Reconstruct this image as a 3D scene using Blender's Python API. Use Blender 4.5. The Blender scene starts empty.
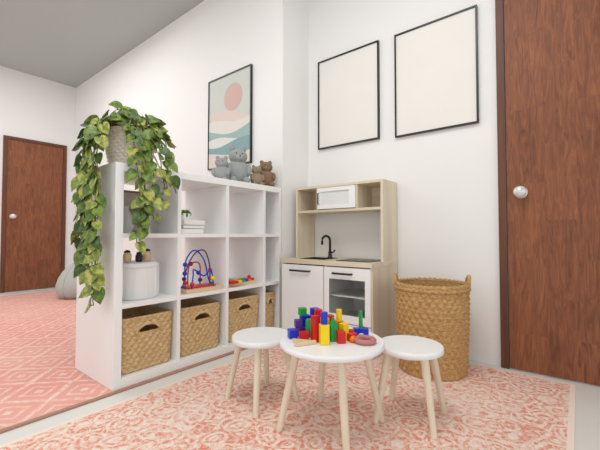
import bpy, bmesh, math, random
from mathutils import Vector, Matrix, Euler
random.seed(11)
S = bpy.context.scene
S.view_settings.view_transform = 'Standard'
pi = math.pi

# ---------------------------------------------------------------- materials
def lin(c):
    r = []
    for v in c:
        v /= 255.0
        r.append(v/12.92 if v <= 0.04045 else ((v+0.055)/1.055)**2.4)
    return (r[0], r[1], r[2], 1)

class NT:
    def __init__(s, name):
        s.m = bpy.data.materials.new(name); s.m.use_nodes = True
        s.t = s.m.node_tree; s.b = s.t.nodes['Principled BSDF']
    def n(s, typ, **kw):
        nd = s.t.nodes.new(typ)
        for k, v in kw.items(): setattr(nd, k, v)
        return nd
    def l(s, a, b): s.t.links.new(a, b)
    def setin(s, sock, v):
        if isinstance(v, bpy.types.NodeSocket): s.l(v, sock)
        else: sock.default_value = v
    def M(s, op, a, b=0.0, c=0.0):
        nd = s.n('ShaderNodeMath', operation=op)
        s.setin(nd.inputs[0], a); s.setin(nd.inputs[1], b); s.setin(nd.inputs[2], c)
        return nd.outputs[0]
    def mix(s, f, a, b):
        nd = s.n('ShaderNodeMix', data_type='RGBA')
        s.setin(nd.inputs[0], f); s.setin(nd.inputs[6], a); s.setin(nd.inputs[7], b)
        return nd.outputs[2]
    def coords(s, scale=(1,1,1), rot=(0,0,0)):
        tc = s.n('ShaderNodeTexCoord'); mp = s.n('ShaderNodeMapping')
        mp.inputs['Scale'].default_value = scale; mp.inputs['Rotation'].default_value = rot
        s.l(tc.outputs['Object'], mp.inputs[0]); return mp.outputs[0]
    def noise(s, vec, scale, detail=3, rough=0.5, dist=0.0):
        nd = s.n('ShaderNodeTexNoise'); s.l(vec, nd.inputs['Vector'])
        nd.inputs['Scale'].default_value = scale; nd.inputs['Detail'].default_value = detail
        nd.inputs['Roughness'].default_value = rough; nd.inputs['Distortion'].default_value = dist
        return nd.outputs['Fac']
    def ramp(s, f, lo, hi):
        nd = s.n('ShaderNodeMapRange'); s.setin(nd.inputs[0], f)
        nd.inputs[1].default_value = lo; nd.inputs[2].default_value = hi
        return nd.outputs[0]
    def bump(s, h, st=0.2, d=0.01):
        nd = s.n('ShaderNodeBump'); nd.inputs['Strength'].default_value = st
        nd.inputs['Distance'].default_value = d
        s.l(h, nd.inputs['Height']); s.l(nd.outputs[0], s.b.inputs['Normal'])

def plain(name, rgb, rough=0.6, var=0.04, scale=20, metal=0.0, bump=0.0):
    k = NT(name); c = lin(rgb)
    v = k.coords(); f = k.noise(v, scale)
    dk = tuple(x*(1-var*2) for x in c[:3])+(1,)
    k.l(k.mix(f, dk, c), k.b.inputs['Base Color'])
    k.b.inputs['Roughness'].default_value = rough; k.b.inputs['Metallic'].default_value = metal
    if bump: k.bump(f, bump, 0.004)
    return k.m

def wood(name, a, b, axis=2, sc=14, rough=0.5, stretch=0.06):
    k = NT(name); s = [1,1,1]; s[axis] = stretch
    v = k.coords(tuple(s)); f = k.noise(v, sc, 5, 0.6, 0.6)
    f = k.ramp(f, 0.3, 0.7)
    k.l(k.mix(f, lin(a), lin(b)), k.b.inputs['Base Color'])
    k.b.inputs['Roughness'].default_value = rough; return k.m

def door_wood(name, axis_u):
    k = NT(name)
    tc = k.n('ShaderNodeTexCoord'); sp = k.n('ShaderNodeSeparateXYZ'); k.l(tc.outputs['Object'], sp.inputs[0])
    cb = k.n('ShaderNodeCombineXYZ')
    k.l(sp.outputs[2], cb.inputs[0]); k.l(sp.outputs[axis_u], cb.inputs[1])
    br = k.n('ShaderNodeTexBrick'); k.l(cb.outputs[0], br.inputs['Vector'])
    br.inputs['Scale'].default_value = 1.0; br.inputs['Brick Width'].default_value = 0.42
    br.inputs['Row Height'].default_value = 0.14; br.inputs['Mortar Size'].default_value = 0.0008
    br.inputs['Color1'].default_value = (0,0,0,1); br.inputs['Color2'].default_value = (1,1,1,1)
    br.inputs['Mortar'].default_value = (0.0,0.0,0.0,1)
    f = k.n('ShaderNodeSeparateColor'); k.l(br.outputs['Color'], f.inputs[0])
    off = k.n('ShaderNodeCombineXYZ')
    o = k.M('MULTIPLY', f.outputs[0], 7.0)
    k.l(k.M('ADD', k.M('MULTIPLY', sp.outputs[2], 0.11), o), off.inputs[2])
    k.l(sp.outputs[axis_u], off.inputs[0]); 
    g = k.noise(off.outputs[0], 40, 6, 0.7, 1.6)
    g = k.ramp(g, 0.3, 0.7)
    mixf = k.M('ADD', k.M('MULTIPLY', g, 0.84), k.M('MULTIPLY', f.outputs[0], 0.16))
    k.l(k.mix(mixf, lin((88,45,25)), lin((160,96,58))), k.b.inputs['Base Color'])
    k.b.inputs['Roughness'].default_value = 0.55
    return k.m

def weave_mat(name, a, b):
    k = NT(name); v = k.coords((1,1,3)); f = k.noise(v, 60, 4, 0.6)
    f = k.ramp(f, 0.3, 0.7)
    k.l(k.mix(f, lin(a), lin(b)), k.b.inputs['Base Color'])
    k.b.inputs['Roughness'].default_value = 0.8
    k.bump(f, 0.4, 0.003)
    return k.m

def rug_main(name, hx, hy):
    k = NT(name)
    tc = k.n('ShaderNodeTexCoord'); P = tc.outputs['Object']
    nz = k.n('ShaderNodeTexNoise'); k.l(P, nz.inputs['Vector']); nz.inputs['Scale'].default_value = 12
    vm = k.n('ShaderNodeVectorMath', operation='SCALE'); k.l(nz.outputs['Color'], vm.inputs[0]); vm.inputs[3].default_value = 0.06
    va = k.n('ShaderNodeVectorMath', operation='ADD'); k.l(P, va.inputs[0]); k.l(vm.outputs[0], va.inputs[1])
    Q = va.outputs[0]
    vo = k.n('ShaderNodeTexVoronoi'); k.l(Q, vo.inputs['Vector']); vo.inputs['Scale'].default_value = 10
    rings = k.M('SINE', k.M('MULTIPLY', vo.outputs['Distance'], 24))
    v2 = k.n('ShaderNodeTexVoronoi', feature='DISTANCE_TO_EDGE'); k.l(Q, v2.inputs['Vector']); v2.inputs['Scale'].default_value = 26
    cells = k.ramp(v2.outputs['Distance'], 0.06, 0.12)
    n1 = k.noise(Q, 30, 3, 0.6, 2.0)
    pat = k.M('ADD', k.M('MULTIPLY', k.ramp(rings, -0.35, 0.2), 0.55), k.M('MULTIPLY', k.ramp(n1, 0.45, 0.55), 0.45))
    pat = k.M('MULTIPLY', pat, k.M('ADD', k.M('MULTIPLY', cells, 0.5), 0.5))
    sp = k.n('ShaderNodeSeparateXYZ'); k.l(P, sp.inputs[0])
    dx = k.M('SUBTRACT', hx, k.M('ABSOLUTE', sp.outputs[0])); dy = k.M('SUBTRACT', hy, k.M('ABSOLUTE', sp.outputs[1]))
    d = k.M('MINIMUM', dx, dy)
    band = k.M('MULTIPLY', k.M('GREATER_THAN', d, 0.05), k.M('LESS_THAN', d, 0.22))
    inner = k.M('MULTIPLY', k.M('GREATER_THAN', d, 0.235), k.M('LESS_THAN', d, 0.25))
    rr = k.M('SQRT', k.M('ADD', k.M('MULTIPLY', sp.outputs[0], sp.outputs[0]), k.M('MULTIPLY', k.M('MULTIPLY', sp.outputs[1], sp.outputs[1]), 0.45)))
    med = k.M('LESS_THAN', rr, 0.42)
    big = k.ramp(k.noise(P, 2.6, 4, 0.6), 0.35, 0.65)
    amt = k.M('ADD', k.M('MULTIPLY', big, 0.3), k.M('ADD', k.M('MULTIPLY', band, 0.16), k.M('MULTIPLY', med, 0.15)))
    amt = k.M('ADD', amt, 0.55)
    f = k.M('MULTIPLY', pat, amt)
    f = k.M('ADD', f, k.M('MULTIPLY', inner, 0.12))
    f = k.M('MULTIPLY', f, k.M('GREATER_THAN', d, 0.022))
    fine = k.ramp(k.noise(P, 160, 2), 0.35, 0.6)
    f = k.M('MULTIPLY', f, k.M('ADD', 0.72, k.M('MULTIPLY', fine, 0.4)))
    f = k.M('MINIMUM', k.M('ADD', k.M('MULTIPLY', f, 1.25), 0.10), 1.0)
    k.l(k.mix(f, lin((243,230,218)), lin((223,142,118))), k.b.inputs['Base Color'])
    k.b.inputs['Roughness'].default_value = 0.95
    k.bump(fine, 0.2, 0.003)
    return k.m

def rug_lattice(name, hx, hy):
    k = NT(name)
    tc = k.n('ShaderNodeTexCoord'); P = tc.outputs['Object']
    sp = k.n('ShaderNodeSeparateXYZ'); k.l(P, sp.inputs[0]); x, y = sp.outputs[0], sp.outputs[1]
    n = k.noise(P, 14, 3)
    x2 = k.M('ADD', x, k.M('MULTIPLY', n, 0.05)); 
    u = k.M('MULTIPLY', k.M('ADD', x2, y), 3.4); v = k.M('MULTIPLY', k.M('SUBTRACT', x2, y), 3.4)
    def tri(a): return k.M('ABSOLUTE', k.M('SUBTRACT', k.M('FRACT', a), 0.5))
    tu, tv = tri(u), tri(v)
    m = k.M('MINIMUM', tu, tv)
    line = k.M('SUBTRACT', 1.0, k.ramp(m, 0.03, 0.07))
    dia = k.M('MULTIPLY', k.M('GREATER_THAN', m, 0.22), k.M('LESS_THAN', m, 0.29))
    dot = k.M('GREATER_THAN', m, 0.42)
    w = k.M('MINIMUM', k.M('ADD', line, k.M('ADD', k.M('MULTIPLY', dia, 0.8), dot)), 1.0)
    fade = k.ramp(k.noise(P, 40, 4, 0.75), 0.32, 0.60)
    w = k.M('MULTIPLY', k.M('MULTIPLY', w, fade), 0.65)
    big = k.ramp(k.noise(P, 1.6, 3), 0.3, 0.7)
    base = k.mix(big, lin((220,152,138)), lin((228,170,156)))
    dx = k.M('SUBTRACT', hx, k.M('ABSOLUTE', x)); dy = k.M('SUBTRACT', hy, k.M('ABSOLUTE', y))
    d = k.M('MINIMUM', dx, dy)
    c = k.mix(w, base, lin((244,226,218)))
    c = k.mix(k.M('LESS_THAN', d, 0.022), c, lin((170,132,112)))
    k.l(c, k.b.inputs['Base Color']); k.b.inputs['Roughness'].default_value = 0.95
    return k.m

WALL = plain('wall_paint', (239,238,237), 0.8, 0.01, 3)
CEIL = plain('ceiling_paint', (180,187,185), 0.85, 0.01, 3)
FLOOR = plain('floor_finish', (226,225,220), 0.35, 0.02, 4)
WHITE = plain('white_lacquer', (242,242,242), 0.4, 0.01, 8)
TOPW = plain('white_tabletop', (240,240,240), 0.35, 0.01, 8)
BIRCH = wood('birch', (210,196,170), (228,216,194), 2)
BIRCHX = wood('birch_horizontal', (210,196,170), (228,216,194), 0)
LEG = wood('beech_leg', (212,198,174), (232,220,200), 2, 20)
BLACK = plain('black_metal', (26,26,27), 0.35, 0.05)
HOB = plain('hob_black', (40,34,34), 0.25, 0.05)
STEEL = plain('brushed_steel', (150,152,152), 0.3, 0.05, 30, 0.8)
KNOB = plain('knob_nickel', (222,222,220), 0.25, 0.02, 30, 0.3)
DOORX = door_wood('walnut_door_x', 0); DOORY = door_wood('walnut_door_y', 1)
CASING = wood('door_casing', (82,44,27), (112,66,42), 2, 24)
WICK = weave_mat('seagrass', (178,144,96), (226,198,150))
WICK2 = weave_mat('water_hyacinth', (158,116,66), (212,172,116))
PAPER = plain('blank_print', (238,235,230), 0.7, 0.03, 5)

# ---------------------------------------------------------------- mesh builder
class MB:
    def __init__(s): s.v=[]; s.f=[]; s.mi=[]; s.sm=[]; s.mats=[]
    def mid(s, m):
        if m not in s.mats: s.mats.append(m)
        return s.mats.index(m)
    def add(s, vs, fs, m, smooth=False, M=None):
        o = len(s.v); i = s.mid(m)
        for p in vs:
            p = Vector(p); s.v.append(M @ p if M else p)
        for f in fs: s.f.append([o+a for a in f]); s.mi.append(i); s.sm.append(smooth)
    def box(s, c, d, m, rot=None, bev=0.0):
        bm = bmesh.new(); bmesh.ops.create_cube(bm, size=1.0)
        for v in bm.verts: v.co = Vector((v.co.x*d[0], v.co.y*d[1], v.co.z*d[2]))
        if bev: bmesh.ops.bevel(bm, geom=bm.edges[:], offset=bev, segments=2, profile=0.7, affect='EDGES')
        M = Matrix.Translation(c)
        if rot: M = M @ Euler(rot).to_matrix().to_4x4()
        bm.verts.index_update()
        s.add([v.co.copy() for v in bm.verts], [[v.index for v in f.verts] for f in bm.faces], m, False, M); bm.free()
    def b2(s, lo, hi, m, bev=0.0):
        s.box([(lo[i]+hi[i])/2 for i in range(3)], [hi[i]-lo[i] for i in range(3)], m, None, bev)
    def lathe(s, prof, m, M=None, seg=40, caps=True, smooth=True):
        vs=[]; fs=[]
        for r,z in prof:
            for i in range(seg):
                a = 2*pi*i/seg; vs.append((r*math.cos(a), r*math.sin(a), z))
        n=len(prof)
        for j in range(n-1):
            for i in range(seg):
                i2=(i+1)%seg; fs.append((j*seg+i, j*seg+i2, (j+1)*seg+i2, (j+1)*seg+i))
        s.add(vs, fs, m, smooth, M)
        if caps:
            s.add(vs[:seg], [tuple(range(seg-1,-1,-1))], m, False, M)
            s.add(vs[-seg:], [tuple(range(seg))], m, False, M)
    def cyl(s, p0, p1, r0, r1, m, seg=20):
        p0=Vector(p0); p1=Vector(p1); d=p1-p0
        M = Matrix.Translation(p0) @ d.to_track_quat('Z','Y').to_matrix().to_4x4()
        s.lathe([(r0,0),(r1,d.length)], m, M, seg)
    def sph(s, c, r, m, rot=None, seg=20):
        if not hasattr(r,'__len__'): r=(r,r,r)
        n=seg//2; M = Matrix.Translation(c)
        if rot: M = M @ Euler(rot).to_matrix().to_4x4()
        M = M @ Matrix.Diagonal((r[0],r[1],r[2],1))
        s.lathe([(max(1e-4,math.sin(pi*j/n)), -math.cos(pi*j/n)) for j in range(n+1)], m, M, seg, False)
    def tube(s, pts, r, m, seg=8, closed=False):
        pts=[Vector(p) for p in pts]; n=len(pts); vs=[]; fs=[]
        up=Vector((0.13,0.21,0.97))
        for i,p in enumerate(pts):
            a = pts[(i-1)%n] if (closed or i>0) else p
            b = pts[(i+1)%n] if (closed or i<n-1) else p
            t=(b-a).normalized()
            x=t.cross(up)
            if x.length<1e-3: x=t.cross(Vector((1,0,0)))
            x.normalize(); y=t.cross(x)
            rr = r[i] if hasattr(r,'__len__') else r
            for k in range(seg):
                an=2*pi*k/seg; vs.append(p+x*rr*math.cos(an)+y*rr*math.sin(an))
        for i in range(n if closed else n-1):
            j=(i+1)%n
            for k in range(seg):
                k2=(k+1)%seg; fs.append((i*seg+k,i*seg+k2,j*seg+k2,j*seg+k))
        if not closed:
            fs.append(tuple(range(seg-1,-1,-1))); fs.append(tuple((n-1)*seg+k for k in range(seg)))
        s.add(vs,fs,m,True)
    def prism(s, poly, y0, y1, m, M=None):
        n=len(poly); vs=[(x,y0,z) for x,z in poly]+[(x,y1,z) for x,z in poly]
        fs=[tuple(range(n)), tuple(range(2*n-1,n-1,-1))]+[(i,i+n,(i+1)%n+n,(i+1)%n) for i in range(n)]
        s.add(vs,fs,m,False,M)
    def done(s, name, loc=None, rot=None, parent=None, clampz=False):
        if clampz:
            for v in s.v: v.z=max(0.0,v.z)
        me=bpy.data.meshes.new(name); me.from_pydata([tuple(v) for v in s.v],[],s.f)
        for m in s.mats: me.materials.append(m)
        me.polygons.foreach_set('material_index', s.mi); me.polygons.foreach_set('use_smooth', s.sm)
        bm=bmesh.new(); bm.from_mesh(me); bmesh.ops.recalc_face_normals(bm, faces=bm.faces[:]); bm.to_mesh(me); bm.free()
        me.update(); ob=bpy.data.objects.new(name, me); S.collection.objects.link(ob)
        if loc: ob.location=loc
        if rot: ob.rotation_euler=rot
        if parent: ob.parent=parent
        return ob
def empty(name, loc=(0,0,0)):
    e=bpy.data.objects.new(name,None); S.collection.objects.link(e); e.location=loc; e.empty_display_size=0.05; return e

# ---------------------------------------------------------------- room
YA, YB, XJ, XL, H = 2.0, 2.33, -1.762, -5.95, 3.0
b=MB(); b.b2((XL-0.1,-3.5,-0.1),(3.2,2.5,0.0),FLOOR); b.done('floor')
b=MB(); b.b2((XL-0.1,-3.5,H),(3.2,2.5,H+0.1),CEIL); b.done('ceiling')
b=MB(); b.b2((XL-0.1,-3.5,0),(XL,2.5,H),WALL); b.done('wall_left')
b=MB(); b.b2((XL,YA,0),(XJ,2.5,H),WALL); b.done('wall_back')
b=MB(); b.b2((XJ,YB,0),(3.2,2.5,H),WALL); b.done('wall_right')

def knob(b, p, axis):
    p=Vector(p); q=Vector(axis)
    M=Matrix.Translation(p) @ q.to_track_quat('Z','Y').to_matrix().to_4x4()
    b.lathe([(0.034,0),(0.034,0.004),(0.028,0.009),(0.012,0.012),(0.011,0.026),(0.022,0.031),(0.031,0.042),(0.032,0.052),(0.024,0.062),(0.004,0.066)],KNOB,M,32)
b=MB()
x0,x1,zt=-0.362,0.60,2.30
b.b2((x0,YB-0.022,0),(x0+0.042,YB-0.001,zt),CASING,0.003); b.b2((x1-0.042,YB-0.022,0),(x1,YB-0.001,zt),CASING,0.003)
b.b2((x0+0.042,YB-0.022,zt-0.042),(x1-0.042,YB-0.001,zt),CASING,0.003)
b.b2((x0+0.045,YB-0.014,0.006),(x1-0.045,YB-0.001,zt-0.045),DOORX,0.002)
knob(b,(-0.250,YB-0.014,1.0),(0,-1,0)); b.done('door_1')
b=MB()
y0,y1,zt=1.155,1.89,2.085
b.b2((XL+0.001,y0,0),(XL+0.022,y0+0.045,zt),CASING,0.003); b.b2((XL+0.001,y1-0.045,0),(XL+0.022,y1,zt),CASING,0.003)
b.b2((XL+0.001,y0+0.045,zt-0.045),(XL+0.022,y1-0.045,zt),CASING,0.003)
b.b2((XL+0.001,y0+0.047,0.006),(XL+0.014,y1-0.047,zt-0.047),DOORY,0.002)
knob(b,(XL+0.014,1.27,1.01),(1,0,0)); b.done('door_2')

# rugs
hx,hy=0.805,1.16
b=MB(); b.box((0,0,0.004),(2*hx,2*hy,0.008),rug_main('distressed_rug',hx,hy),None,0.002)
b.done('patterned_area_rug',(-0.830,1.10,0.0))
hx,hy=1.90,1.25
b=MB(); b.box((0,0,0.004),(2*hx,2*hy,0.008),rug_lattice('lattice_rug',hx,hy),None,0.002)
b.done('pink_lattice_rug',(-1.742-hx,0.70,0.0))

# ---------------------------------------------------------------- cube shelf
SX0,SX1=-2.235,-1.767; SY0,SY1=0.773,1.992; SZ=1.12
div=[1.128,1.476,1.815]; zs=[0.405,0.757]
t=0.04; ti=0.022
RZ=0.009
b=MB()
b.b2((SX0,SY0,RZ),(SX1,SY0+t,SZ),WHITE,0.0015)
b.b2((SX0,SY1-0.02,RZ),(SX1,SY1,SZ),WHITE,0.0015)
b.b2((SX0,SY0+t,SZ-t),(SX1,SY1-0.02,SZ),WHITE,0.0015)
b.b2((SX0,SY0+t,RZ),(SX1,SY1-0.02,RZ+0.045),WHITE,0.0015)
for d in div: b.b2((SX0+0.003,d-ti/2,RZ+0.045),(SX1-0.003,d+ti/2,SZ-t),WHITE,0.001)
ed=[SY0+t]+div+[SY1-0.02]
for z in zs:
    for i in range(4):
        a=ed[i]+(ti/2 if i>0 else 0); c=ed[i+1]-(ti/2 if i<3 else 0)
        b.b2((SX0+0.003,a,z-ti/2),(SX1-0.003,c,z+ti/2),WHITE,0.001)
b.done('cube_storage_shelf')

# ---------------------------------------------------------------- woven bins
def woven_bin(W, D, Hh, mat, rows=12):
    b=MB(); rc=0.03
    pts=[]; 
    def corner(cx,cy,a0):
        for i in range(5): 
            a=a0+pi/2*i/4; pts.append((cx+rc*math.cos(a), cy+rc*math.sin(a)))
    corner(D/2-rc,W/2-rc,0); corner(-D/2+rc,W/2-rc,pi/2); corner(-D/2+rc,-W/2+rc,pi); corner(D/2-rc,-W/2+rc,3*pi/2)
    L=[0]; n=len(pts)
    for i in range(n): L.append(L[-1]+math.dist(pts[i],pts[(i+1)%n]))
    tot=L[-1]; N=int(tot/0.0065); N-=N%2; 
    ncol=int(tot/0.040)
    per=[]
    for k in range(N):
        s=tot*k/N; i=max(j for j in range(n) if L[j]<=s+1e-9); q=(s-L[i])/max(1e-9,(L[i+1]-L[i]))
        p0=pts[i]; p1=pts[(i+1)%n]; x=p0[0]+(p1[0]-p0[0])*q; y=p0[1]+(p1[1]-p0[1])*q
        cx=max(-D/2+rc,min(D/2-rc,x)); cy=max(-W/2+rc,min(W/2-rc,y)); nx,ny=x-cx,y-cy; l=math.hypot(nx,ny) or 1
        per.append((x,y,nx/l,ny/l,k/N))
    R=rows*4; vs=[]; fs=[]
    for j in range(R+1):
        tt=j/R; row=int(tt*rows); fr=tt*rows-row; tap=0.95+0.05*tt
        for (x,y,nx,ny,s) in per:
            dsp=0.009*math.sin(pi*fr)*(0.4+0.6*math.cos(2*pi*ncol*s+(row%2)*pi))
            vs.append((x*tap+nx*dsp, y*tap+ny*dsp, tt*Hh))
    def hole(x,y,z):
        return x>D*0.40 and ((y/(W*0.19))**2 + ((z-Hh*0.765)/(Hh*0.075))**2 < 1) and z>Hh*0.73
    for j in range(R):
        for k in range(N):
            k2=(k+1)%N; z=(j+0.5)/R*Hh
            if hole(per[k][0],per[k][1],z): continue
            fs.append((j*N+k,j*N+k2,(j+1)*N+k2,(j+1)*N+k))
    b.add(vs,fs,mat,True)
    vi=[]; 
    for z in (0.006,Hh*0.69,Hh):
        for (x,y,nx,ny,s) in per[::4]: 
            tap=0.95+0.05*z/Hh; vi.append((x*tap-nx*0.012,y*tap-ny*0.012,z))
    m=len(per[::4]); fi=[]
    for lv in (0,1):
        for k in range(m):
            f=(lv*m+k,lv*m+(k+1)%m,(lv+1)*m+(k+1)%m,(lv+1)*m+k)
            if lv==1 and vi[k][0]>D*0.36 and abs(vi[k][1])<W*0.22: continue
            fi.append(f)
    b.add(vi,fi,mat,False); b.add(vi[:m],[tuple(range(m))],mat)
    b.tube([(x*1.0-nx*0.004,y-ny*0.004,Hh) for (x,y,nx,ny,s) in per[::3]],0.009,mat,8,True)
    hp=[]
    for i in range(21):
        a=pi*i/20; hp.append((D/2*0.985+0.004, W*0.225*math.cos(a), Hh*0.71+Hh*0.165*math.sin(a)))
    b.tube(hp,0.0085,mat,8)
    return b
zb=RZ+0.047
base=woven_bin(0.290,0.37,0.272,WICK)
first=base.done('woven_storage_basket',((SX0+SX1)/2+0.022,(ed[0]+ed[1]-ti/2)/2,zb))
for i in (1,2):
    o=first.copy(); S.collection.objects.link(o); o.location=((SX0+SX1)/2+0.022,(ed[i]+ed[i+1])/2,zb)
woven_bin(0.118,0.37,0.272,WICK).done('woven_storage_basket',((SX0+SX1)/2+0.022,(ed[3]+ed[4]+ti/2)/2,zb))

# ---------------------------------------------------------------- round floor basket
b=MB(); N=216; rows=17; R=rows*4; HB=0.475; ncol=30
vs=[];fs=[]
def rb(t): return 0.176+0.016*math.sin(min(1,t*1.15)*pi/2)
for j in range(R+1):
    tt=j/R; row=min(rows-1,int(tt*rows)); fr=tt*rows-row
    for k in range(N):
        a=2*pi*k/N; dsp=0.009*abs(math.sin(pi*fr))*(0.4+0.6*math.cos(ncol*a+(row%2)*pi)); r=rb(tt)+dsp
        vs.append((r*math.cos(a),r*math.sin(a),tt*HB))
for j in range(R):
    for k in range(N):
        k2=(k+1)%N; fs.append((j*N+k,j*N+k2,(j+1)*N+k2,(j+1)*N+k))
b.add(vs,fs,WICK2,True)
b.lathe([(0.166,0.01),(rb(0.3)-0.012,0.15),(rb(1)-0.012,HB)],WICK2,None,60,False)
b.add([(0.168*math.cos(2*pi*i/40),0.168*math.sin(2*pi*i/40),0.012) for i in range(40)],[tuple(range(40))],WICK2)
for dr,zz in ((0,HB),(0.004,HB-0.018)):
    b.tube([((rb(1)+dr-0.003+0.002*math.sin(40*a))*math.cos(a),(rb(1)+dr-0.003)*math.sin(a),zz+0.003*math.cos(40*a)) for a in [2*pi*i/240 for i in range(240)]],0.011,WICK2,8,True)
for sg in (-1,1):
    hp=[]
    for i in range(17):
        a=pi*i/16; w=0.24*math.cos(a); hp.append((sg*rb(1)*math.cos(w)+sg*0.004, rb(1)*math.sin(w), HB+0.048*math.sin(a)))
    b.tube(hp,0.010,WICK2,8)
b.done('round_wicker_basket',(-0.660,2.022,0.009),(0,0,math.radians(20)))

# ---------------------------------------------------------------- toy kitchen
KX0,KX1,KY0,KY1=-1.712,-0.985,1.935,2.322; CT=0.588; z0=0.009
GLASSW=plain('oven_inside_white',(228,228,226),0.5,0.01)
def glass():
    k=NT('clear_acrylic'); k.b.inputs['Base Color'].default_value=(0.97,0.98,0.98,1)
    k.b.inputs['Transmission Weight'].default_value=1.0; k.b.inputs['Roughness'].default_value=0.02; k.b.inputs['IOR'].default_value=1.1
    return k.m
GL=glass()
b=MB(); p=0.018
b.b2((KX0,KY0+0.012,z0),(KX0+p,KY1,CT-0.03),BIRCH,0.001); b.b2((KX1-p,KY0+0.012,z0),(KX1,KY1,CT-0.03),BIRCH,0.001)
xm=-1.335
b.b2((xm-p/2,KY0+0.02,z0+0.06),(xm+p/2,KY1-0.012,CT-0.03),WHITE)
b.b2((KX0+p,KY0+0.02,z0+0.045),(KX1-p,KY1-0.012,z0+0.06),WHITE)
b.b2((KX0+p,KY1-0.011,z0+0.045),(KX1-p,KY1-0.002,CT-0.03),WHITE)
b.b2((KX0+p,KY0+0.016,z0),(KX1-p,KY0+0.03,z0+0.045),BIRCHX)
sx0,sx1,sy0,sy1=-1.60,-1.385,KY0+0.07,KY0+0.25
c0,c1=CT-0.03,CT
b.b2((KX0-0.004,KY0-0.004,c0),(KX1+0.004,sy0,c1),BIRCHX,0.002); b.b2((KX0-0.004,sy1,c0),(KX1+0.004,KY1,c1),BIRCHX,0.002)
b.b2((KX0-0.004,sy0,c0),(sx0,sy1,c1),BIRCHX); b.b2((sx1,sy0,c0),(KX1+0.004,sy1,c1),BIRCHX)
DS=plain('sink_grey',(48,50,52),0.35,0.05)
b.b2((sx0,sy0,CT-0.10),(sx1,sy1,CT-0.094),DS)
for a,c in (((sx0,sy0),(sx0+0.006,sy1)),((sx1-0.006,sy0),(sx1,sy1)),((sx0,sy0),(sx1,sy0+0.006)),((sx0,sy1-0.006),(sx1,sy1))):
    b.b2((a[0],a[1],CT-0.1),(c[0],c[1],CT+0.003),DS)
b.lathe([(0.012,0),(0.012,0.002)],STEEL,Matrix.Translation(((sx0+sx1)/2,(sy0+sy1)/2,CT-0.094)),20)
b.b2((-1.27,KY0+0.05,CT),(-1.02,KY0+0.27,CT+0.005),HOB,0.002)
for hx_ in (-1.205,-1.085):
    b.tube([(hx_+0.042*math.cos(2*pi*i/32),KY0+0.16+0.042*math.sin(2*pi*i/32),CT+0.0055) for i in range(32)],0.0012,STEEL,6,True)
fx,fy=-1.475,KY0+0.285
b.lathe([(0.020,0),(0.020,0.006),(0.014,0.01),(0.013,0.05)],BLACK,Matrix.Translation((fx,fy,CT)),20)
fp=[(fx,fy,CT+0.04),(fx,fy,CT+0.125)]+[(fx-0.012+0.012*math.cos(pi*i/10),fy-0.035+0.035*math.cos(pi*i/10),CT+0.13+0.035*math.sin(pi*i/10)) for i in range(11)]+[(fx-0.024,fy-0.07,CT+0.10)]
b.tube(fp,0.009,BLACK,10)
b.tube([(fx,fy,CT+0.035),(fx+0.035,fy-0.003,CT+0.045),(fx+0.045,fy-0.003,CT+0.06)],0.006,BLACK,8)
dz0,dz1=z0+0.055,CT-0.038
b.b2((KX0+0.006,KY0-0.004,dz0),(xm-0.004,KY0+0.012,dz1),WHITE,0.002)
ox0,ox1=xm+0.004,KX1-0.006; oz0=0.20
fr=0.038
b.b2((ox0,KY0-0.004,oz0),(ox0+fr,KY0+0.012,dz1),WHITE,0.001); b.b2((ox1-fr,KY0-0.004,oz0),(ox1,KY0+0.012,dz1),WHITE,0.001)
b.b2((ox0+fr,KY0-0.004,oz0),(ox1-fr,KY0+0.012,oz0+0.05),WHITE,0.001); b.b2((ox0+fr,KY0-0.004,dz1-0.075),(ox1-fr,KY0+0.012,dz1),WHITE,0.001)
b.b2((ox0+fr,KY0+0.002,oz0+0.05),(ox1-fr,KY0+0.005,dz1-0.075),GL)
b.b2((ox0,KY0-0.004,dz0),(ox1,KY0+0.012,oz0-0.006),WHITE,0.002)
b.b2((xm+p/2,KY0+0.03,oz0-0.012),(KX1-p,KY1-0.012,oz0-0.002),GLASSW)
b.b2((xm+p/2,KY0+0.04,0.355),(KX1-p,KY1-0.012,0.365),GLASSW)
def handle(xa,xb,z):
    b.tube([(xa,KY0-0.003,z),(xa+0.004,KY0-0.022,z),(xb-0.004,KY0-0.022,z),(xb,KY0-0.003,z)],0.0065,BLACK,8)
handle(-1.62,-1.45,dz1-0.04); handle(-1.26,-1.12,dz1-0.038)
hy0=2.10; ht=1.125; hb=0.945
b.b2((KX0,hy0,CT),(KX0+p,KY1,ht),BIRCH,0.001); b.b2((KX1-p,hy0,CT),(KX1,KY1,ht),BIRCH,0.001)
b.b2((KX0+p,hy0,ht-p),(KX1-p,KY1,ht),BIRCHX,0.001); b.b2((KX0+p,hy0,hb-p),(KX1-p,KY1,hb),BIRCHX,0.001)
mx0,mx1=-1.505,-1.185
b.b2((mx0-0.012,hy0+0.004,hb),(mx0,KY1-0.008,ht-p),BIRCH); b.b2((mx1,hy0+0.004,hb),(mx1+0.012,KY1-0.008,ht-p),BIRCH)
b.b2((KX0+p,KY1-0.008,hb),(KX1-p,KY1-0.002,ht-p),BIRCHX)
a0,a1,q0,q1=mx0+0.002,mx1-0.002,hb+0.004,ht-p-0.004
b.b2((a0,hy0-0.006,q0),(a0+0.028,hy0+0.008,q1),WHITE,0.001); b.b2((a1-0.05,hy0-0.006,q0),(a1,hy0+0.008,q1),WHITE,0.001)
b.b2((a0+0.028,hy0-0.006,q0),(a1-0.05,hy0+0.008,q0+0.028),WHITE,0.001); b.b2((a0+0.028,hy0-0.006,q1-0.028),(a1-0.05,hy0+0.008,q1),WHITE,0.001)
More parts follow.
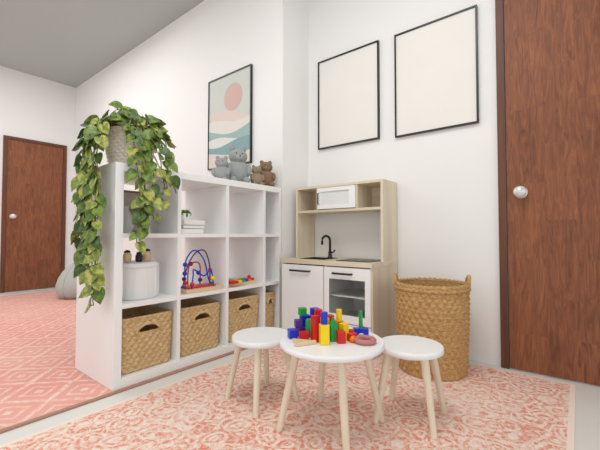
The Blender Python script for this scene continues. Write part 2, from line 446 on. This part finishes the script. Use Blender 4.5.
b.b2((a0+0.028,hy0+0.002,q0+0.028),(a1-0.05,hy0+0.005,q1-0.028),plain('frosted_pane',(226,229,229),0.25,0.01))
b.tube([(a0+0.014,hy0-0.005,q0+0.035),(a0+0.014,hy0-0.020,q0+0.04),(a0+0.014,hy0-0.020,q1-0.04),(a0+0.014,hy0-0.005,q1-0.035)],0.004,BLACK,8)
b.done('wooden_play_kitchen')

# ---------------------------------------------------------------- table and stools
def round_furniture(name, loc, R, Ht, th, footR, topR, ang, lr):
    b=MB()
    b.lathe([(R-0.004,Ht-th),(R,Ht-th+0.004),(R,Ht-0.004),(R-0.004,Ht)],TOPW,None,72)
    b.lathe([(R*0.62,Ht-th-0.018),(R*0.62,Ht-th)],LEG,None,40)
    for i in range(4):
        a=ang+i*pi/2; c,s_=math.cos(a),math.sin(a)
        b.cyl((footR*c,footR*s_,-0.001),(topR*c,topR*s_,Ht-th),lr*0.76,lr,LEG,18)
    return b.done(name,loc,clampz=True)
yaw=math.radians(38.5)
round_furniture('round_play_table',(-0.775,1.175,0.009),0.206,0.337,0.02,0.208,0.135,yaw+math.radians(9),0.0165)
round_furniture('round_stool',(-1.147,1.162,0.009),0.137,0.294,0.024,0.160,0.102,yaw+math.radians(-3),0.016)
round_furniture('round_stool',(-0.556,1.435,0.009),0.131,0.299,0.024,0.158,0.100,yaw+math.radians(-76),0.016)

# ---------------------------------------------------------------- toy blocks
col={'r':(206,20,28),'b':(24,48,200),'y':(250,215,10),'g':(14,160,70),'p':(84,36,140),'o':(240,120,24),'w':(226,200,160),'k':(190,120,116)}
BM={k:plain('paint_'+k,v,0.35,0.03) for k,v in col.items()}
b=MB(); T=0.0
def blk(x,y,z,dx,dy,dz,c,r=0): b.box((x,y,z+dz/2),(dx,dy,dz),BM[c],(0,0,r),0.0015)
blk(-0.155,0.02,0,0.034,0.034,0.034,'b',0.3)
blk(-0.120,0.05,0,0.034,0.034,0.034,'p',0.5)
blk(-0.110,0.00,0,0.036,0.034,0.03,'r',0.1)
blk(-0.132,0.055,0.034,0.03,0.03,0.03,'p',0.2)
blk(-0.105,0.092,0,0.04,0.036,0.075,'b',0.2)
blk(-0.115,0.09,0.075,0.03,0.03,0.03,'g',0.3)
blk(-0.062,0.085,0,0.032,0.032,0.105,'b',0.4)
blk(-0.085,0.035,0,0.03,0.03,0.07,'g',-0.2)
blk(-0.05,0.035,0,0.03,0.03,0.11,'r',0.1)
blk(-0.065,-0.03,0,0.03,0.03,0.10,'r',0.3)
blk(-0.033,-0.062,0,0.034,0.03,0.075,'y',0.2)
b.cyl((-0.033,-0.062,0.075),(-0.033,-0.062,0.12),0.013,0.013,BM['b'])
blk(-0.028,0.0,0,0.032,0.032,0.055,'b',0.0)
blk(-0.028,0.0,0.055,0.03,0.03,0.03,'y',0.4)
blk(0.006,-0.02,0,0.03,0.03,0.058,'g',0.2)
blk(-0.005,0.045,0,0.03,0.03,0.085,'r',0.5)
b.prism([(-0.018,0),(0.018,0),(0,0.034)],-0.014,0.014,BM['g'],Matrix.Translation((0.006,-0.02,0.058)))
blk(0.034,0.035,0,0.03,0.03,0.065,'o',0.2)
b.cyl((0.034,0.035,0.065),(0.034,0.035,0.11),0.012,0.012,BM['y'])
blk(0.032,-0.045,0,0.03,0.03,0.045,'r',0.2); blk(0.048,-0.01,0,0.028,0.028,0.065,'y',0.7)
blk(0.075,0.025,0,0.034,0.03,0.03,'r',0.2); blk(0.078,-0.015,0,0.036,0.03,0.028,'r',0.4)
b.prism([(-0.03,0),(-0.015,0)]+[(-0.015*math.cos(pi*i/8),0.014*math.sin(pi*i/8)) for i in range(1,8)]+[(0.015,0),(0.03,0),(0.03,0.03),(-0.03,0.03)],-0.015,0.015,BM['b'],Matrix.Translation((0.125,0.05,0)))
b.cyl((0.125,0.05,0.03),(0.125,0.05,0.10),0.008,0.008,BM['g'])
b.tube([(0.09,0.0,0.012),(0.075,-0.05,0.012)],0.011,BM['o'],14)
b.tube([(0.125+0.034*math.cos(2*pi*i/28),-0.045+0.034*math.sin(2*pi*i/28),0.010) for i in range(28)],0.010,BM['k'],10,True)
blk(-0.105,-0.075,0,0.085,0.014,0.014,'w',0.35); blk(-0.12,-0.045,0,0.07,0.012,0.012,'w',-0.3)
b.done('toy_building_blocks',(-0.775,1.175,0.347),(0,0,yaw))

# ---------------------------------------------------------------- wall art
def picture(name, x0,x1,zb_,zt_, ywall, mat, extra=None, fw=0.010):
    b=MB(); yf=ywall-0.022
    b.b2((x0,yf,zb_),(x0+fw,ywall-0.001,zt_),BLACK); b.b2((x1-fw,yf,zb_),(x1,ywall-0.001,zt_),BLACK)
    b.b2((x0+fw,yf,zt_-fw),(x1-fw,ywall-0.001,zt_),BLACK); b.b2((x0+fw,yf,zb_),(x1-fw,ywall-0.001,zb_+fw),BLACK)
    b.b2((x0+fw,ywall-0.014,zb_+fw),(x1-fw,ywall-0.002,zt_-fw),mat)
    if extra: extra(b, x0+fw, x1-fw, zb_+fw, zt_-fw, ywall-0.014)
    b.done(name)
picture('framed_picture',-1.650,-1.112,1.455,2.175,YB,PAPER)
picture('framed_picture',-0.990,-0.460,1.440,2.165,YB,PAPER)
C=lambda n,c: plain(n,c,0.7,0.02,12)
def art(b,x0,x1,z0_,z1_,y):
    W=x1-x0; Hh=z1_-z0_
    def layer(f, mat, k):
        n=40; top=[(x0+W*i/n, z0_+Hh*f(i/n)) for i in range(n+1)]
        poly=[(x0,z0_)]+[(x1,z0_)]+top[::-1]
        yy=y-0.0006*k
        b.add([(p[0],yy,p[1]) for p in poly],[tuple(range(len(poly)))],mat)
    r=W*0.22; cx=x0+W*0.60; cz=z0_+Hh*0.74
    b.add([(cx+r*math.cos(2*pi*i/40),y-0.0005,cz+r*math.sin(2*pi*i/40)) for i in range(40)],[tuple(range(40))],C('art_sun',(208,178,168)))
    layer(lambda t:0.62-0.10*t+0.04*math.sin(t*4),C('art_blush',(220,204,196)),1.5)
    layer(lambda t:0.50+0.03*math.sin(t*5+1),C('art_cream',(224,220,212)),2.5)
    layer(lambda t:0.40+0.05*math.sin(t*4+2.6),C('art_teal',(156,184,182)),3.5)
    layer(lambda t:0.30+0.03*math.sin(t*5+0.5),C('art_pale',(220,222,217)),4.5)
    layer(lambda t:0.25+0.03*math.sin(t*5+3.6),C('art_deepteal',(134,168,170)),5.5)
    layer(lambda t:0.14+0.03*math.sin(t*4+2),C('art_sand',(222,208,198)),6.5)
picture('abstract_landscape_poster',-2.660,-2.092,1.355,2.175,YA,C('art_sky',(204,209,203)),art)

# ---------------------------------------------------------------- plush toys
def fur(n,c): return plain(n,c,0.95,0.12,90,0,0.6)
def plush(name, loc, h, mat, mat2, rz, ear=1.0):
    b=MB(); s=h/0.32
    def e(x,y,z,a,b_,c,m=mat,rot=None): b.sph((x*s,y*s,z*s),(a*s,b_*s,c*s),m,rot,24)
    e(0,0,0.100,0.074,0.090,0.100); e(0.004,0,0.222,0.062,0.072,0.060)
    e(0.048,0,0.208,0.028,0.030,0.022,mat2); b.sph((0.076*s,0,0.215*s),0.006*s,BLACK)
    for sg in (-1,1):
        e(-0.005,sg*0.044,0.272+0.012*ear,0.014,0.023,0.022+0.012*ear,mat,(-sg*0.25,0,0))
        b.sph((0.060*s,sg*0.024*s,0.238*s),0.005*s,BLACK)
        e(0.060,sg*0.050,0.030,0.045,0.032,0.030)
        e(0.035,sg*0.078,0.120,0.026,0.024,0.050,mat,(0.0,-0.4,0))
    b.done(name,loc,(0,0,rz))
G1=fur('grey_plush',(162,167,165)); G2=fur('light_grey_plush',(180,184,181)); B1=fur('brown_plush',(142,114,88)); B2=fur('tan_plush',(160,142,120))
plush('grey_plush_toy',(-1.93,1.700,SZ),0.30,G1,G2,-0.5,1.0)
plush('grey_plush_toy',(-1.93,1.552,SZ),0.20,G1,G2,-0.9,0.5)
plush('brown_plush_toy',(-1.860,1.920,SZ),0.225,B1,B2,-0.6,0.2)
plush('brown_plush_toy',(-1.860,1.822,SZ),0.170,B2,B2,-0.5,0.2)

# ---------------------------------------------------------------- beanbag
b=MB(); BG=plain('grey_fabric',(184,188,182),0.9,0.06,30,0,0.3)
prof=[(0.01,0.0),(0.17,0.005),(0.215,0.06),(0.225,0.14),(0.20,0.23),(0.155,0.31),(0.09,0.38),(0.035,0.415),(0.006,0.42)]
b.lathe(prof,BG,None,48)
b.tube([(0,0,0.41),(0.01,0,0.44),(0.03,0,0.43)],0.010,BG)
for i in range(6):
    a=pi/3*i; b.tube([((r+0.002)*math.cos(a),(r+0.002)*math.sin(a),z) for r,z in prof[1:-1]],0.004,BG,6)
b.done('bean_bag_chair',(-4.77,1.66,0.009))

# ---------------------------------------------------------------- pothos
PX,PY=-1.95,0.93
plant=empty('trailing_pothos_plant',(PX,PY,SZ))
b=MB(); POT=weave_mat('woven_white_pot',(206,192,172),(238,228,214))
N=120; vs=[];fs=[]; R=48
for j in range(R+1):
    tt=j/R; row=min(11,int(tt*12)); fr=tt*12-row
    for k in range(N):
        a=2*pi*k/N; r=0.100+0.028*math.sin(tt*pi*0.55)+0.004*abs(math.sin(pi*fr))*(0.5+0.5*math.cos(24*a+(row%2)*pi)); vs.append((r*math.cos(a),r*math.sin(a),0.001+tt*0.205))
for j in range(R):
    for k in range(N): fs.append((j*N+k,j*N+(k+1)%N,(j+1)*N+(k+1)%N,(j+1)*N+k))
b.add(vs,fs,POT,True)
SOIL=plain('soil',(60,44,32),0.95,0.2,60)
b.lathe([(0.122,0.175),(0.002,0.185)],SOIL,None,40,False)
b.add([(0.10*math.cos(2*pi*i/40),0.10*math.sin(2*pi*i/40),0.001) for i in range(40)],[tuple(range(40))],POT)
b.tube([(0.126*math.cos(2*pi*i/60),0.126*math.sin(2*pi*i/60),0.206) for i in range(60)],0.006,POT,8,True)
b.tube([(0,-0.124,0.205),(0.0,-0.035,0.325),(0,0,0.345),(0,0.035,0.325),(0,0.124,0.205)],0.004,BLACK,8)
b.done('woven_pot',parent=plant)
def leafmat(n,a,c):
    k=NT(n); v=k.coords(); f=k.ramp(k.noise(v,38,3,0.6),0.45,0.6)
    k.l(k.mix(f,lin(a),lin(c)),k.b.inputs['Base Color']); k.b.inputs['Roughness'].default_value=0.5
    return k.m
LM=[leafmat('pothos_leaf',(80,108,38),(124,144,58)),leafmat('pothos_leaf_variegated',(118,138,54),(184,180,96)),leafmat('pothos_leaf_dark',(54,80,32),(90,116,48))]
STEM=plain('vine_stem',(104,110,56),0.6,0.1)
half=[(0.0,0.0),(0.22,-0.10),(0.42,-0.02),(0.50,0.20),(0.46,0.45),(0.32,0.70),(0.14,0.92),(0.0,1.08)]
bl=MB(); bs=MB()
def leaf(p, d, up, size, m):
    d=d.normalized(); x=d.cross(up)
    if x.length<1e-3: x=Vector((1,0,0))
    x.normalize(); n=x.cross(d)
    if n.dot(up)<0: n=-n
    vs=[]; K=len(half)
    def P(u,v,w): return p+(x*u+d*v+n*w)*size
    for (u,v) in half: vs.append(P(0,v,-0.10*v*v-0.02))
    for (u,v) in half: vs.append(P(u*0.5,v,0.07-0.13*v*v))
    for (u,v) in half: vs.append(P(u*0.92,v,0.08-0.2*v*v))
    for (u,v) in half: vs.append(P(-u*0.5,v,0.07-0.13*v*v))
    for (u,v) in half: vs.append(P(-u*0.92,v,0.08-0.2*v*v))
    fs=[]
    for i in range(K-1):
        for (a_,b_) in ((0,1),(1,2),(0,3),(3,4)):
            fs.append((a_*K+i,a_*K+i+1,b_*K+i+1,b_*K+i))
    bl.add(vs,fs,m,True)
def bez(pts,n):
    out=[]; P=[pts[0]]+pts+[pts[-1]]
    for i in range(1,len(P)-2):
        for k in range(n):
            t_=k/n; a,b_,c,d=P[i-1],P[i],P[i+1],P[i+2]
            out.append(0.5*((2*b_)+(c-a)*t_+(2*a-5*b_+4*c-d)*t_*t_+(3*b_-a-3*c+d)*t_**3))
    out.append(pts[-1]); return out
def vine(pts, size=0.062, step=0.032):
    pts=[Vector(q) for q in pts]; path=bez(pts,10)
    for q in path[1:-1]: q += Vector((random.uniform(-1,1),random.uniform(-1,1),0))*0.003
    bs.tube(path,0.0025,STEM,6)
    acc=0; side=1
    for i in range(1,len(path)):
        seg=path[i]-path[i-1]; acc+=seg.length
        if acc>step:
            acc=0; side=-side; p=path[i]; t_=seg.normalized()
            out=Vector((p.x,p.y,0)); 
            if out.length<0.01: out=Vector((1,0,0))
            out.normalize()
            ang=random.uniform(-1.0,1.0); o2=Matrix.Rotation(ang,3,'Z') @ out
            hang=Vector((0,0,-1))
            lat=t_.cross(o2); 
            if lat.length<0.1: lat=Vector((-out.y,out.x,0))
            lat.normalize()
            d=(o2*0.3+lat*side*random.uniform(0.2,0.7)+hang*random.uniform(0.5,1.0)+Vector((0,0,0.35))*(1 if p.z>0.1 else 0))
            base_=p+(o2*0.4+lat*side*0.5)*0.018
            bs.tube([p,(p+base_)/2+Vector((0,0,0.004)),base_],0.0015,STEM,5)
            leaf(base_,d,(o2+Vector((0,0,0.5))).normalized(),size*random.uniform(0.7,1.15),random.choice(LM+[LM[0],LM[1]]))
def w(x,y,z): return (x-PX,y-PY,z-SZ)
# cascade over the end panel
for (x,y,zend) in ((-1.82,0.705,0.42),(-1.84,0.715,0.50),(-1.89,0.705,0.56),(-1.95,0.715,0.60),(-2.02,0.71,0.74),(-1.90,0.70,0.70),(-1.97,0.70,0.86)):
    sx=PX+(x-PX)*0.3
    pts=[w(sx,PY-0.08,SZ+0.2),w(PX+(x-PX)*0.6,PY-0.14,SZ+0.25),w(PX+(x-PX)*0.9,y+0.015,SZ+0.15),w(x,y,SZ-0.02)]
    z=SZ-0.2
    while z>zend+0.06:
        pts.append(w(x+random.uniform(-.015,.015),y+random.uniform(-.008,.008),z)); z-=0.16
    pts.append(w(x+random.uniform(-.015,.015),y,zend)); vine(pts)
# cascade over the open face
for (x,y,zend) in ((-1.705,0.85,0.72),(-1.70,0.885,0.78),(-1.70,0.93,0.84),(-1.71,0.985,0.94),(-1.715,1.035,1.02)):
    pts=[w(PX+0.06,PY+0.06,SZ+0.2),w(PX+0.11,PY+(y-PY)*0.7+0.03,SZ+0.24),w(x-0.04,y,SZ+0.12),w(x,y,SZ-0.03),w(x+random.uniform(-.0,.02),y+random.uniform(-.015,.015),(SZ-0.03+zend)/2),w(x,y,zend)]
    vine(pts,0.058)
# crown (sparser on the room-facing side so the pot shows)
for i in range(20):
    a=2*pi*i/20+random.uniform(-.15,.15); adeg=(math.degrees(a)+180)%360-180
    front = -55 < adeg < 5
    r=random.uniform(0.09,0.12) if front else random.uniform(0.10,0.16); hh=random.uniform(0.24,0.33)
    dr=0.09 if front else 0.12
    vine([(0.05*math.cos(a),0.05*math.sin(a),0.185),(0.5*r*math.cos(a),0.5*r*math.sin(a),hh),(r*math.cos(a),r*math.sin(a),hh-0.02),(1.15*r*math.cos(a),1.15*r*math.sin(a),hh-dr)],0.058,0.035)
bl.done('leaves',parent=plant); bs.done('vines',parent=plant)

# ---------------------------------------------------------------- shelf contents
zm=zs[0]+ti/2+0.001; ztp=zs[1]+ti/2+0.001
b=MB(); 
b.lathe([(0.108,0.0),(0.115,0.006),(0.115,0.185),(0.11,0.195),(0.002,0.197)],WHITE,None,48)
for i in range(12):
    a=2*pi*i/12; b.cyl((0.1155*math.cos(a),0.1155*math.sin(a),0.02),(0.1155*math.cos(a),0.1155*math.sin(a),0.17),0.003,0.003,WHITE,8)
b.lathe([(0.119,0.17),(0.121,0.18),(0.119,0.19)],WHITE,None,48,False)
b.done('toy_drum',(-1.93,0.962,zm))
b=MB()
for (x,y,r,h,m) in ((0,-0.06,0.021,0.05,BM['w']),(0.03,-0.01,0.019,0.04,BLACK),(0.01,0.045,0.022,0.055,BM['w'])):
    M=Matrix.Translation((x,y,0)); b.lathe([(r*0.8,0),(r,h*0.2),(r,h*0.8),(r*0.7,h)],m,M,20); b.lathe([(r*0.75,h),(r*0.75,h+0.008),(0.004,h+0.014)],BLACK,M,20)
b.done('toy_spice_jars',(-1.91,0.962,zm+0.198))
b=MB(); FR=wood('frame_oak',(140,112,88),(168,138,110),2)
b.box((0,0,0.13),(0.012,0.20,0.26),FR,None,0.002); b.box((0.0065,0,0.13),(0.002,0.17,0.23),C('photo_beige',(206,196,184)))
b.box((0.008,0.02,0.10),(0.001,0.08,0.11),C('photo_grey',(150,150,142)))
b.done('leaning_photo_frame',(-2.07,1.005,ztp+0.002),(0,math.radians(-10),0))
b=MB(); b.lathe([(0.03,0),(0.045,0.03),(0.048,0.07),(0.03,0.11),(0.018,0.13),(0.022,0.145)],C('ceramic',(206,210,204)),None,32); b.done('ceramic_vase',(-1.9,0.88,ztp))
b=MB(); z=0
for i,(c,th) in enumerate((((236,234,228),0.028),((190,196,190),0.022),((240,238,232),0.03))):
    b.box((0,0.004*i,z+th/2),(0.20,0.15,th-0.002),C('book_%d'%i,c),(0,0,0.04*i)); b.box((0.003,0.004*i+0.002,z+th/2),(0.197,0.146,th-0.008),PAPER,(0,0,0.04*i)); z+=th
b.done('book_stack',(-1.90,1.235,ztp))
b=MB(); b.lathe([(0.022,0),(0.032,0.04),(0.028,0.042),(0.002,0.036)],WHITE,None,24)
for i in range(14):
    a=2.4*i; r=0.012+0.002*i; b.sph((r*math.cos(a)*0.8,r*math.sin(a)*0.8,0.052-0.0004*i*i*0.3),(0.012,0.006,0.014),LM[0],(0,0.6,a),10)
b.done('small_succulent',(-1.88,1.235,ztp+0.081))
b=MB(); 
for i,(c,h_) in enumerate((((232,230,226),0.24),((214,216,212),0.22),((238,236,230),0.25))):
    b.box((0,0.018*i,h_/2),(0.18,0.015,h_),C('upright_book_%d'%i,c),None,0.001)
b.done('upright_books',(-1.95,1.505,ztp))
# bead maze
b=MB(); b.box((0,0,0.011),(0.15,0.26,0.022),BM['w'],None,0.003)
b.box((0,0,0.026),(0.10,0.20,0.008),BM['r'],None,0.002)
def wire(c, pts, beads):
    path=bez([Vector(p_) for p_ in pts],10); b.tube(path,0.0042,BM[c],8)
    for (f_,cc) in beads: b.sph(path[int(f_*(len(path)-1))],0.014,BM[cc],None,14)
wire('b',[(0.03,-0.11,0.02),(0.03,-0.11,0.18),(0.03,-0.05,0.25),(0.03,0.02,0.19),(0.03,0.06,0.06),(0.03,0.10,0.02)],[(0.06,'r'),(0.12,'b'),(0.18,'b'),(0.9,'g')])
wire('p',[(-0.03,-0.09,0.02),(-0.03,-0.06,0.14),(-0.03,0.0,0.23),(-0.03,0.07,0.24),(-0.03,0.11,0.14),(-0.03,0.11,0.02)],[(0.1,'b'),(0.85,'r'),(0.93,'r')])
wire('b',[(0.05,-0.08,0.02),(0.05,-0.07,0.10),(0.0,-0.03,0.13),(0.03,0.02,0.09),(0.05,0.06,0.12),(0.05,0.08,0.02)],[(0.08,'r'),(0.5,'b'),(0.9,'y')])
wire('r',[(-0.05,-0.04,0.02),(-0.05,-0.03,0.15),(-0.03,0.03,0.16),(-0.05,0.05,0.02)],[(0.4,'r'),(0.9,'p')])
b.done('bead_maze_toy',(-1.86,1.318,zm))
# xylophone
b=MB()
b.box((-0.05,0,0.012),(0.015,0.24,0.024),BM['w'],(0,0,0.12),0.001); b.box((0.05,0,0.012),(0.015,0.24,0.024),BM['w'],(0,0,-0.12),0.001)
for i,c in enumerate('rrygbor'):
    b.box((0,-0.105+0.035*i,0.032),(0.19-0.014*i,0.029,0.016),BM[c],None,0.002)
b.tube([(0.02,-0.10,0.046),(0.05,0.06,0.050)],0.005,BM['w'],8); b.sph((0.052,0.07,0.052),0.014,BM['r'],None,14)
b.done('toy_xylophone',(-1.86,1.63,zm))

# ---------------------------------------------------------------- light
wd=bpy.data.worlds.new('World'); S.world=wd; wd.use_nodes=True
bg=wd.node_tree.nodes['Background']; bg.inputs[0].default_value=(1.0,0.995,0.985,1); bg.inputs[1].default_value=1.25
def area(n,loc,rot,sx,sy,e,c=(1,0.985,0.965)):
    l=bpy.data.lights.new(n,'AREA'); l.shape='RECTANGLE'; l.size=sx; l.size_y=sy; l.energy=e; l.color=c
    o=bpy.data.objects.new(n,l); S.collection.objects.link(o); o.location=loc; o.rotation_euler=rot; return o
area('added_overhead',(-0.7,0.5,2.95),(0,0,0),1.3,1.3,36)  # added area light without a fixture, strengthens shadows over the play area
area('added_fill_far',(-4.0,0.3,2.95),(0,0,0),2.0,2.2,45)  # added fill so the far left end isn't dark, no lamp there

cam=bpy.data.cameras.new('Camera'); co=bpy.data.objects.new('Camera',cam); S.collection.objects.link(co)
co.location=(0,0,0.76); co.rotation_euler=(math.radians(90+1.64),0,yaw)
cam.sensor_width=36; cam.lens=350/600*36; cam.clip_start=0.02
S.camera=co
